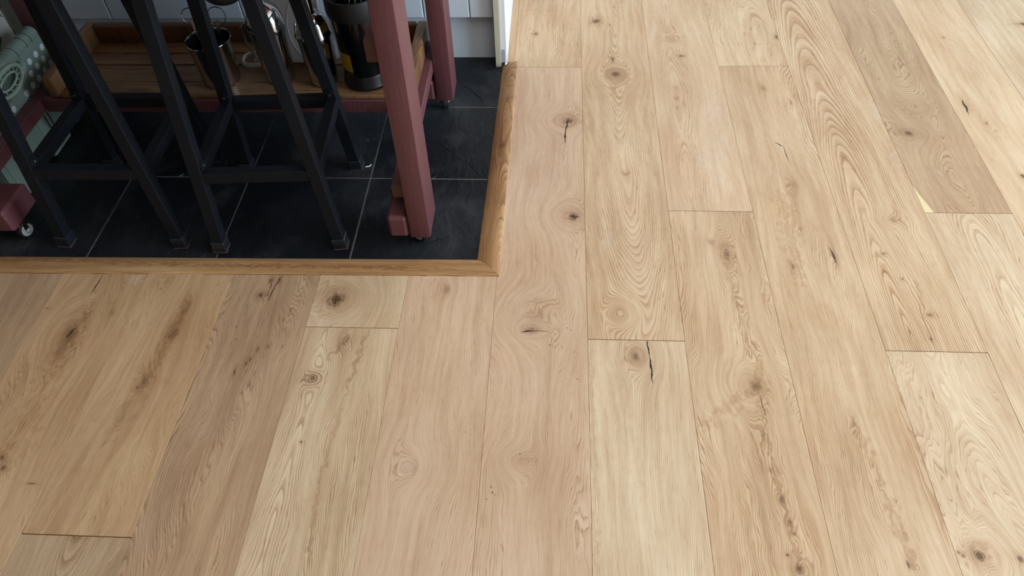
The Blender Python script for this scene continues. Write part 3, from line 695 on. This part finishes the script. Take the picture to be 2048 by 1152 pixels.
def stool(x, y, rz, label, skew=0.0):
    root = tag(empty('bar_stool', (x, y, TZ), rz), label, 'stool', 'black bar stools tucked under the trolley')
    def at_(sx, sy, h): return Vector((sx * (HF - SP_X * h) + skew * h, sy * (HF - SP_Y * h), h))
    H = 0.620
    for sx in (-1, 1):
        for sy in (-1, 1):
            lg = beam('leg', at_(sx, sy, 0.012), at_(sx, sy, H), TW, TW, M_blk, root, bev=0.0016)
            ll = lg.location
            beam('foot_cap', at_(sx, sy, 0.004) - ll, at_(sx, sy, 0.030) - ll, TW + 0.0045, TW + 0.0045, M_cap, lg, bev=0.0016)
            beam('felt_pad', at_(sx, sy, 0.0003) - ll, at_(sx, sy, 0.0042) - ll, TW + 0.006, TW + 0.006, M_felt, lg, bev=0.001)
    z0, z1 = 0.192, 0.218; zm = (z0 + z1) / 2
    c = {(sx, sy): at_(sx, sy, zm) for sx in (-1, 1) for sy in (-1, 1)}
    hx, hy = (c[(1, 1)].x - c[(-1, 1)].x) / 2, abs(c[(1, 1)].y); k = TW / 2
    for sy in (-1, 1):
        box('footrest_bar', skew * zm - hx + k - 0.003, skew * zm + hx - k + 0.003, sy * hy - k + 0.001, sy * hy + k - 0.001, z0, z1, M_blk, root, 0.0015)
    for sx in (-1, 1):
        box('footrest_bar', skew * zm + sx * hx - k + 0.001, skew * zm + sx * hx + k - 0.001, -hy + k - 0.003, hy - k + 0.003, z0, z1, M_blk, root, 0.0015)
    # rounded bolt tabs at the corners
    for sx in (-1, 1):
        for sy in (-1, 1):
            zc = z1 + 0.012; q = at_(sx, sy, zc)
            bm = bmesh.new()
            if sy < 0:      # on the inner side face of the front legs
                xf = q.x - sx * (k + 0.0005)
                bm_lathe(bm, [(0, 0), (0.0115, 0), (0.0115, -sx * 0.003), (0, -sx * 0.003)], (xf, q.y + 0.001, zc), 20, 'X')
                tb = from_bm('bolt_tab', bm, M_blk, root, True)
                bb = bmesh.new(); bm_lathe(bb, [(0, -0.001 * -sx), (0.0046, 0), (0.0042, -sx * 0.003), (0.002, -sx * 0.0042), (0, -sx * 0.0034)], (xf - sx * 0.003, q.y + 0.001, zc), 14, 'X')
            else:           # on the front face of the rear legs
                yf = q.y - k - 0.0005
                bm_lathe(bm, [(0, 0), (0.0115, 0), (0.0115, -0.003), (0, -0.003)], (q.x, yf, zc), 20, 'Y')
                tb = from_bm('bolt_tab', bm, M_blk, root, True)
                bb = bmesh.new(); bm_lathe(bb, [(0, 0.001), (0.0046, 0), (0.0042, -0.003), (0.002, -0.0042), (0, -0.0034)], (q.x, yf - 0.003, zc), 14, 'Y')
            for v in bb.verts: v.co -= tb.location
            from_bm('bolt', bb, M_bolt, tb, True)
    q = at_(-1, -1, z0 - 0.020)
    lathe('bolt', [(0, 0.0), (0.004, 0.0), (0.0036, 0.0022), (0, 0.003)], (q.x + k, q.y + 0.002, q.z), M_bolt, root, 12, 'X')
    ht = at_(1, 1, H); ht.x -= skew * H
    for sy in (-1, 1): box('top_rail', -ht.x, ht.x, sy * ht.y - k, sy * ht.y + k, H - 0.03, H + 0.001, M_blk, root, 0.001)
    for sx in (-1, 1): box('top_rail', sx * ht.x - k, sx * ht.x + k, -ht.y + k, ht.y - k, H - 0.03, H + 0.001, M_blk, root, 0.001)
    box('seat', -0.15, 0.15, -0.15, 0.15, H + 0.001, H + 0.035, M_seat, root, 0.008, 3)
    return root
stool(-0.6205, 1.2865, 0.055, 'black square-tube bar stool nearer the burgundy front leg')
stool(-0.9785, 1.2905, 0.0, 'black square-tube bar stool nearer the polka-dot step stool', 0.014)

# ------------------------------------------------------------------ things on the pine tray
TF = 0.1607
M_steel = simple('polished_steel', (196, 196, 198), 0.10, 1.0, var=0.03, scale=6)
M_steel2 = simple('satin_steel', (150, 150, 152), 0.28, 1.0, var=0.05)
cup = tag(empty('utensil_cup', (-0.814, 1.548, TF)), 'open polished steel cup holding wire utensils on the pine tray', 'cup')
lathe('cup_body', [(0, 0), (0.041, 0), (0.0435, 0.003), (0.0445, 0.008), (0.0515, 0.108), (0.0525, 0.110), (0.0515, 0.1115), (0.0500, 0.109), (0.0430, 0.010), (0.040, 0.004), (0, 0.004)], (0, 0, 0), M_steel, cup, 48)
lathe('cup_inner_shade', [(0.0490, 0.1070), (0.0422, 0.0105), (0.0395, 0.0048), (0, 0.0048)], (0, 0, 0), M_blkpl, cup, 48)  # added black sheet: the dark inside of the steel cup, put in as colour
def utensil(x, y, dx, dy, h, loop, label, name):
    o = tag(empty(name, (-0.814 + x, 1.548 + y, TF + 0.006)), label, 'utensil')
    top = Vector((dx, dy, h))
    tube('handle', [(0, 0, 0), top * 0.5, top], 0.0022, M_steel2, o, 8)
    bm = bmesh.new()
    u = top.normalized(); s_ = Vector((1, 0.3, 0)); s_ = (s_ - u * s_.dot(u)).normalized()
    pts = [top + u * (loop * 1.1 * (1 - math.cos(a))) + s_ * (loop * math.sin(a)) for a in [2 * math.pi * i / 24 for i in range(24)]]
    bm_tube(bm, pts, 0.0013, 6, True)
    from_bm('wire_loop', bm, M_steel2, o, True, 60)
    bm = bmesh.new(); bm_beam(bm, top * 0.55, top + u * 0.012, 0.010, 0.0025, s_, 0.0006)
    from_bm('clip', bm, M_steel2, o)
utensil(-0.012, 0.010, -0.022, 0.015, 0.128, 0.017, 'thin wire tongs leaning left out of the steel cup', 'wire_tongs')
utensil(0.010, 0.012, 0.012, 0.016, 0.122, 0.020, 'round wire strainer leaning right out of the steel cup', 'wire_strainer')

def tilt_about(deg_x, deg_y): return Matrix.Rotation(math.radians(deg_x), 3, 'X') @ Matrix.Rotation(math.radians(deg_y), 3, 'Y')
sh = tag(empty('cocktail_shaker', (-0.6690, 1.555, TF)), 'polished steel shaker with slim spout beside the utensil cup', 'shaker')
lathe('shaker_body', [(0, 0), (0.031, 0), (0.034, 0.003), (0.035, 0.008), (0.0425, 0.128), (0.0430, 0.132), (0, 0.132)], (0, 0, 0), M_steel, sh, 48)
lathe('shaker_lid', [(0.0436, 0.126), (0.0442, 0.140), (0.0425, 0.158), (0.036, 0.178), (0.026, 0.190), (0.012, 0.196), (0.0085, 0.200), (0, 0.200)], (0, 0, 0), M_steel, sh, 48)
tube('spout', [(0.004, 0.0, 0.196), (0.0, 0.004, 0.214), (-0.008, 0.008, 0.232)], [0.0075, 0.0060, 0.0055], M_steel, sh, 14)
tube('side_handle', [(-0.036, 0.012, 0.128), (-0.058, 0.020, 0.134), (-0.072, 0.022, 0.120), (-0.070, 0.022, 0.085), (-0.055, 0.018, 0.045), (-0.036, 0.012, 0.030)], 0.0035, M_steel2, sh, 10)

s2 = tag(empty('cocktail_shaker', (-0.5605, 1.546, TF)), 'polished steel shaker with threaded neck beside the black canister', 'shaker')
lathe('shaker_body', [(0, 0), (0.029, 0), (0.0325, 0.003), (0.0335, 0.008), (0.0395, 0.120), (0.0395, 0.124), (0, 0.124)], (0, 0, 0), M_steel, s2, 48)
lathe('shaker_lid', [(0.0400, 0.122), (0.0425, 0.124), (0.0425, 0.129), (0.0405, 0.133), (0.0385, 0.150), (0.032, 0.167), (0.022, 0.176), (0.0150, 0.178)], (0, 0, 0), M_steel, s2, 48)
pr = [(0.0150, 0.1775)]
for i in range(6):
    pr += [(0.0162, 0.1790 + i * 0.005), (0.0148, 0.1815 + i * 0.005)]
pr += [(0.0155, 0.212), (0.0150, 0.215), (0.012, 0.2155), (0.012, 0.206), (0, 0.206)]
lathe('threaded_neck', pr, (0, 0, 0), M_steel, s2, 32, angle=60)

can = tag(empty('black_canister', (-0.4535, 1.549, TF)), 'black canister with yellow stickers and rubber rim behind the burgundy leg', 'canister')
M_gblk = simple('gloss_black_enamel', (10, 10, 11), 0.14, var=0.1)
lathe('canister_body', [(0, 0.03), (0.047, 0.03), (0.0490, 0.036), (0.0540, 0.172), (0.0545, 0.180), (0.050, 0.180), (0.046, 0.045), (0, 0.045)], (0, 0, 0), M_gblk, can, 56)
lathe('rubber_rim', [(0.0500, 0.172), (0.0580, 0.170), (0.0600, 0.176), (0.0605, 0.204), (0.0580, 0.213), (0.0540, 0.213), (0.0510, 0.206), (0.0500, 0.172)], (0, 0, 0), M_rub, can, 56)
lathe('base_ring', [(0, 0.0015), (0.048, 0.0015), (0.0530, 0.004), (0.0545, 0.010), (0.0530, 0.013), (0.0510, 0.030), (0.0490, 0.036), (0.047, 0.036), (0, 0.032)], (0, 0, 0), M_blkpl, can, 56)
for a in (0.4, 2.5, 4.6):
    lathe('foot', [(0, 0), (0.006, 0), (0.006, 0.003), (0, 0.003)], (0.042 * math.cos(a), 0.042 * math.sin(a), 0), M_rub, can, 12)
mt, t, b = material('yellow_sticker'); M_yel = mt
p = t.objco(); s = t.sep(p)
txt = t.mul(t.smooth(t.noise(t.vmath('MULTIPLY', p, (500, 500, 330)), 1.0, 2), 0.52, 0.56), t.smooth(t.math('FRACT', t.mul(s[2], 170)), 0.30, 0.42))
t.link(b.inputs['Base Color'], t.mix(t.mul(txt, 0.6), lin((196, 164, 32)), lin((60, 50, 16)))); b.inputs['Roughness'].default_value = 0.35
def sticker(a0, a1, z0, z1):
    bm = bmesh.new(); n = 10; R = lambda z: 0.0490 + (z - 0.036) * (0.005 / 0.136)
    rows = []
    for zz in (z0, z1):
        for e in (0.0003, 0.0007):
            rows.append([bm.verts.new(((R(zz) + e) * math.cos(math.radians(a0 + (a1 - a0) * i / n)), (R(zz) + e) * math.sin(math.radians(a0 + (a1 - a0) * i / n)), zz)) for i in range(n + 1)])
    for A, B in ((0, 2), (1, 3), (0, 1), (2, 3)):
        for i in range(n): bm.faces.new((rows[A][i], rows[A][i + 1], rows[B][i + 1], rows[B][i]))
    return from_bm('sticker', bm, M_yel, can, True)
sticker(192, 250, 0.048, 0.092); sticker(172, 214, 0.130, 0.152)
can.scale = (1.05, 1.05, 1.05)
wk = tag(empty('balloon_whisk', (-0.4535, 1.552, TF + 0.048)), 'steel wire whisk standing inside the black canister', 'whisk')
tube('handle', [(0.0, 0.0, 0.0), (0.002, 0.002, 0.09)], 0.006, M_steel2, wk, 12)
for i in range(5):
    a = math.pi * i / 5
    tube('wire', [Vector((0.002 + 0.030 * math.sin(s_) * math.cos(a), 0.002 + 0.030 * math.sin(s_) * math.sin(a), 0.088 + 0.042 * (1 - math.cos(s_)))) for s_ in [-math.pi + 2 * math.pi * q / 24 for q in range(25)]], 0.0009, M_steel2, wk, 6)

M_wpl = simple('white_plastic', (226, 226, 226), 0.3, var=0.03, bump=0.03)
bd = tag(empty('chopping_board', (-0.640, 1.618, TF)), 'white plastic board propped upright behind the two shakers', 'board')
bm = bmesh.new(); poly = []
W_, Hh, rr = 0.066, 0.30, 0.018
for (cx, cz, a0) in ((W_ - rr, rr * 0.3, -90), (W_ - rr, Hh - rr, 0), (-W_ + rr, Hh - rr, 90), (-W_ + rr, rr * 0.3, 180)):
    for i in range(7):
        a = math.radians(a0 + 90 * i / 6); q = rr if cz > 0.1 else rr * 0.3
        poly.append((cx + rr * math.cos(a), cz + q * math.sin(a)))
ti_ = math.radians(17)
def bp(a, b, o_): return Vector((a, o_ * math.cos(ti_) + b * math.sin(ti_), b * math.cos(ti_) - o_ * math.sin(ti_) + 0.0032))
sweep_poly(bm, poly, lambda a, b: bp(a, b, 0.0), lambda a, b: bp(a, b, 0.009))
from_bm('board_slab', bm, M_wpl, bd, True, 30)
bm = bmesh.new()
bm_tube(bm, [bp(0.030 + 0.045 * math.cos(a), 0.085 + 0.075 * math.sin(a), 0.0) for a in [2 * math.pi * i / 40 for i in range(40)] if True], 0.0008, 8, True)
for v in bm.verts: v.co.x = max(-W_ + 0.002, min(W_ - 0.002, v.co.x))
from_bm('raised_ring', bm, M_wpl, bd, True, 60)

wr = tag(empty('coiled_cable', (-0.745, 1.625, TF + 0.001)), 'white cable coiled flat on the tray between cup and shaker', 'cable')
M_cab2 = simple('cream_cable', (206, 200, 186), 0.5)
pts = []
for i in range(64):
    a = 2 * math.pi * i / 32; r_ = 0.034 - 0.003 * (i / 64)
    pts.append((r_ * 1.15 * math.cos(a), r_ * math.sin(a), 0.0035 + 0.0085 * (i / 64) + 0.002 * math.sin(a * 3)))
tube('cable', pts, 0.0032, M_cab2, wr, 8)
box('plug', -0.006, 0.028, -0.016, 0.008, 0.0005, 0.017, M_cab2, wr, 0.004, 2)

# clear bag behind the canister
mt, t, b = material('milky_plastic_film'); M_film = mt
b.inputs['Base Color'].default_value = lin((206, 210, 216)); b.inputs['Roughness'].default_value = 0.25; b.inputs['Transmission Weight'].default_value = 0.55
t.link(b.inputs['Normal'], t.bump(t.noise(t.objco(), 60, 4), 0.6, 0.004))
bm = bmesh.new(); NX, NZ = 14, 18; grid = []
for j in range(NZ + 1):
    row = []
    for i in range(NX + 1):
        u_ = i / NX - 0.5; v_ = j / NZ
        wv_ = 0.006 * math.sin(u_ * 17 + v_ * 6) + 0.004 * math.sin(u_ * 31 - v_ * 11)
        row.append(bm.verts.new((u_ * 0.115 * (1 - 0.15 * v_), wv_, v_ * 0.30)))
    grid.append(row)
for j in range(NZ):
    for i in range(NX): bm.faces.new((grid[j][i], grid[j][i + 1], grid[j + 1][i + 1], grid[j + 1][i]))
bmesh.ops.solidify(bm, geom=bm.faces[:], thickness=0.0012)
bg_ = from_bm('plastic_bag', bm, M_film, None, True, 60)
bg_.location = (-0.500, 1.645, TF + 0.151)
tag(bg_, 'crumpled milky plastic bag standing behind the black canister', 'bag')

# ladle bowl hanging above the tray
ld = tag(empty('hanging_ladle', (-0.7626, 1.600, 0.333)), 'steel ladle bowl hanging above the tray at the top edge', 'ladle')
M_dull = simple('dull_pitted_steel', (120, 120, 122), 0.45, 1.0, var=0.25, scale=300)
pr = [(0.052 * math.sin(a), 0.040 * (1 - math.cos(a))) for a in [math.pi / 2 * i / 10 for i in range(11)]]
pr += [(0.050 * math.sin(a), 0.040 - 0.038 * math.cos(a)) for a in [math.pi / 2 * (10 - i) / 10 for i in range(11)]]
lathe('ladle_bowl', pr, (0, 0, 0), M_dull, ld, 40)
tube('ladle_handle', [(0.0, 0.0505, 0.036), (0.0, 0.052, 0.10), (0.0, 0.040, 0.33), (0.0, 0.012, 0.372), (0.0, -0.006, 0.380), (0.0, -0.012, 0.370)], 0.0035, M_steel2, ld, 10)

# ------------------------------------------------------------------ folded polka-dot step stool
M_sage = simple('sage_green_plastic', (132, 150, 138), 0.42, var=0.04, scale=20)
M_sage2 = simple('pale_sage_plastic', (158, 174, 158), 0.42, var=0.04, scale=20)
M_dot = simple('white_print', (226, 230, 236), 0.5, var=0.02)
M_gap = simple('dark_slot', (24, 28, 26), 0.8)
sx_ = -1.2835                                   # face towards the trolley
st = tag(empty('folding_step_stool', (-1.312, 1.490, TZ)), 'folded sage green plastic step stool with white polka dots', 'step stool')
l = st.location
def sl(x, y, z): return Vector((x, y, z)) - l
HC = (1.455, 0.222)                            # middle of the handle opening
# upright panel with an oval handle opening, as a ring of quads between outline and opening
bm = bmesh.new()
y0, y1, z0, z1 = 1.285, 1.632, 0.002, 0.243
def outline(a):
    dy, dz = math.cos(a), math.sin(a)
    s_ = min(((y1 if dy > 0 else y0) - HC[0]) / dy if abs(dy) > 1e-6 else 1e9, ((z1 if dz > 0 else z0) - HC[1]) / dz if abs(dz) > 1e-6 else 1e9)
    return (HC[0] + dy * s_, HC[1] + dz * s_)
N = 96
angs = sorted([2 * math.pi * i / N for i in range(N)] + [math.atan2(zc - HC[1], yc - HC[0]) % (2 * math.pi) for yc in (y0, y1) for zc in (z0, z1)])
def ring(f, x): return [bm.verts.new(sl(x, *f(a))) for a in angs]
ov = lambda s_: (lambda a: (HC[0] + 0.084 * s_ * math.cos(a), HC[1] + (0.052 if math.sin(a) < 0 else 0.016) * s_ * math.sin(a)))
rs = [ring(outline, sx_ - 0.022), ring(outline, sx_), ring(ov(1.0), sx_), ring(ov(0.93), sx_ - 0.004), ring(ov(0.90), sx_ - 0.004), ring(ov(0.84), sx_ - 0.016), ring(ov(0.84), sx_ - 0.022)]
for A, B in zip(rs, rs[1:]):
    for i in range(len(angs)):
        j = (i + 1) % len(angs); bm.faces.new((A[i], A[j], B[j], B[i]))
bm.faces.new(rs[0][::-1])
from_bm('panel', bm, M_sage, st, True, 30)
# carrying handle with ribs inside the opening
bm = bmesh.new(); bm_tube(bm, [sl(sx_ + 0.004, HC[0] + 0.056 * math.cos(a), HC[1] - 0.006 + 0.028 * math.sin(a)) for a in [2 * math.pi * i / 36 for i in range(36)]], 0.0055, 10, True)
bm_tube(bm, [sl(sx_ + 0.003, HC[0] + 0.036 * math.cos(a), HC[1] - 0.006 + 0.014 * math.sin(a)) for a in [2 * math.pi * i / 30 for i in range(30)]], 0.003, 8, True)
for i in range(14):
    a = 2 * math.pi * i / 14
    bm_beam(bm, sl(sx_ + 0.001, HC[0] + 0.036 * math.cos(a), HC[1] - 0.006 + 0.014 * math.sin(a)), sl(sx_ + 0.001, HC[0] + 0.056 * math.cos(a + 0.25), HC[1] - 0.006 + 0.028 * math.sin(a + 0.25)), 0.003, 0.003)
from_bm('handle', bm, M_sage2, st, True, 60)
# barrel hinge along the top
prof = [(0, y0), (0.0175, y0), (0.0180, y0 + 0.001), (0.0180, y1 - 0.001), (0.0175, y1), (0, y1)]
bm = bmesh.new(); bm_lathe(bm, [(r_, h_) for r_, h_ in prof], (sx_ - 0.0170, 0, z1 - 0.003), 32, 'Y')
for v in bm.verts: v.co -= l
hg = from_bm('hinge_barrel', bm, M_sage, st, True, 40)
for yy in (1.40, 1.45, 1.53, 1.575, 1.598):
    bm = bmesh.new(); bm_tube(bm, [Vector((sx_ - 0.0170 + 0.0181 * math.cos(a), yy, z1 - 0.003 + 0.0181 * math.sin(a))) - l - hg.location for a in [math.radians(d_) for d_ in range(-40, 120, 10)]], 0.0008, 6)
    from_bm('hinge_slot', bm, M_gap, hg, True, 60)
# printed dots
bm = bmesh.new()
for j in range(12):
    for i in range(12):
        yy = y1 - 0.012 - 0.0325 * i - (0.0162 if j % 2 else 0.0) ; zz = 0.2065 - 0.0228 * j
        yy -= 0.0
        if not (y0 + 0.008 < yy < y1 - 0.006 and 0.112 < zz < z1 - 0.02): continue
        if ((yy - HC[0]) / 0.094) ** 2 + ((zz - HC[1]) / 0.062) ** 2 < 1: continue
        bm_lathe(bm, [(0, 0.0), (0.0082, 0.0), (0.0082, 0.0004), (0, 0.0004)], sl(sx_, yy, zz), 18, 'X')
from_bm('printed_dots', bm, M_dot, st)
# folded legs below the panel
for yy in (1.345, 1.505):
    lg = pbox('leg', st, sx_ - 0.028, sx_ + 0.004, yy - 0.045, yy + 0.045, TZ + 0.0005, 0.098, M_sage, 0.006, 2)
    for q in (-0.012, 0.004):
        o = box('leg_groove', sx_ + 0.0036 - l.x - lg.location.x, sx_ + 0.0046 - l.x - lg.location.x, yy + q - l.y - lg.location.y, yy + q + 0.004 - l.y - lg.location.y, 0.005 - l.z - lg.location.z, 0.090 - l.z - lg.location.z, M_gap, lg)

# ------------------------------------------------------------------ printed tea towel behind it
mt, t, b = material('leaf_print_cotton'); M_cloth = mt
p = t.objco(); s = t.sep(p)
v = t.comb(s[1], s[2], 0.0)
base = t.mix(t.noise(v, 12, 2), lin((226, 222, 212)), lin((236, 234, 230)))
def leaf(f, cy, cz, ang, ln, wd):
    ca, sa = math.cos(ang), math.sin(ang)
    dy = t.sub(s[1], cy); dz = t.sub(s[2], cz)
    a = t.add(t.mul(dy, ca), t.mul(dz, sa)); b_ = t.sub(t.mul(dz, ca), t.mul(dy, sa))
    e = t.add(t.math('POWER', t.math('ABSOLUTE', t.math('DIVIDE', a, ln)), 2.0), t.math('ABSOLUTE', t.math('DIVIDE', b_, wd)))
    mk_ = t.smooth(e, 1.0, 0.85)
    return mk_ if f is None else t.math('MAXIMUM', f, mk_)
f = None
rs_ = random.Random(3)
for i in range(26):
    f = leaf(f, rs_.uniform(-0.10, 0.13), rs_.uniform(-0.31, -0.05), rs_.uniform(0.4, 2.6), rs_.uniform(0.010, 0.026), rs_.uniform(0.002, 0.006))
t.link(b.inputs['Base Color'], t.mix(t.mul(f, 0.85), base, t.mix(t.noise(v, 30, 2), lin((74, 84, 66)), lin((120, 124, 96)))))
b.inputs['Roughness'].default_value = 0.9
t.link(b.inputs['Normal'], t.bump(t.noise(v, 900, 1), 0.15, 0.0005))
bm = bmesh.new(); NY, NZ = 40, 20; grid = []
for j in range(NZ + 1):
    row = []
    for i in range(NY + 1):
        yy = i / NY - 0.5; zz = j / NZ - 0.5
        fold = 0.016 * math.sin(yy * 22 + 0.6 * math.sin(zz * 5)) + 0.006 * math.sin(yy * 47 + zz * 3)
        row.append(bm.verts.new((fold * (0.6 + 0.4 * (0.5 - zz)), yy * 0.30, zz * 0.62)))
    grid.append(row)
for j in range(NZ):
    for i in range(NY): bm.faces.new((grid[j][i], grid[j][i + 1], grid[j + 1][i + 1], grid[j + 1][i]))
bmesh.ops.solidify(bm, geom=bm.faces[:], thickness=0.0014)
tw = from_bm('tea_towel', bm, M_cloth, None, True, 60)
tw.location = (-1.372, 1.62, 0.485)
tag(tw, 'white cotton tea towel with green leaf print hanging above the step stool', 'towel')

# small litter on the slate
wrp = bmesh.new()
rs_ = random.Random(5)
for i in range(5):
    for j in range(5):
        pass
gr = [[wrp.verts.new((i * 0.0085 - 0.017, j * 0.011 - 0.022, 0.0008 + rs_.uniform(0, 0.011))) for i in range(5)] for j in range(5)]
for j in range(4):
    for i in range(4): wrp.faces.new((gr[j][i], gr[j][i + 1], gr[j + 1][i + 1], gr[j + 1][i]))
bmesh.ops.solidify(wrp, geom=wrp.faces[:], thickness=0.0006)
wo = from_bm('plastic_wrapper', wrp, simple('crinkled_white_film', (196, 204, 212), 0.25, var=0.1), None)
pw = F(150, 243, TZ); wo.location = (pw.x, pw.y, TZ + 0.0062)
tag(wo, 'crumpled white plastic scrap on the slate beside the step stool', 'scrap')
pb = F(737, 334, TZ)
sc = tube('thread_scrap', [(pb.x - 0.007, pb.y - 0.002, TZ + 0.002), (pb.x - 0.002, pb.y, TZ + 0.0018), (pb.x + 0.003, pb.y + 0.001, TZ + 0.002), (pb.x + 0.006, pb.y + 0.007, TZ + 0.0022)], 0.0013, simple('white_thread', (226, 224, 216), 0.8), None, 6)
tag(sc, 'tiny curled white scrap by the rear foot of the bar stool', 'scrap')
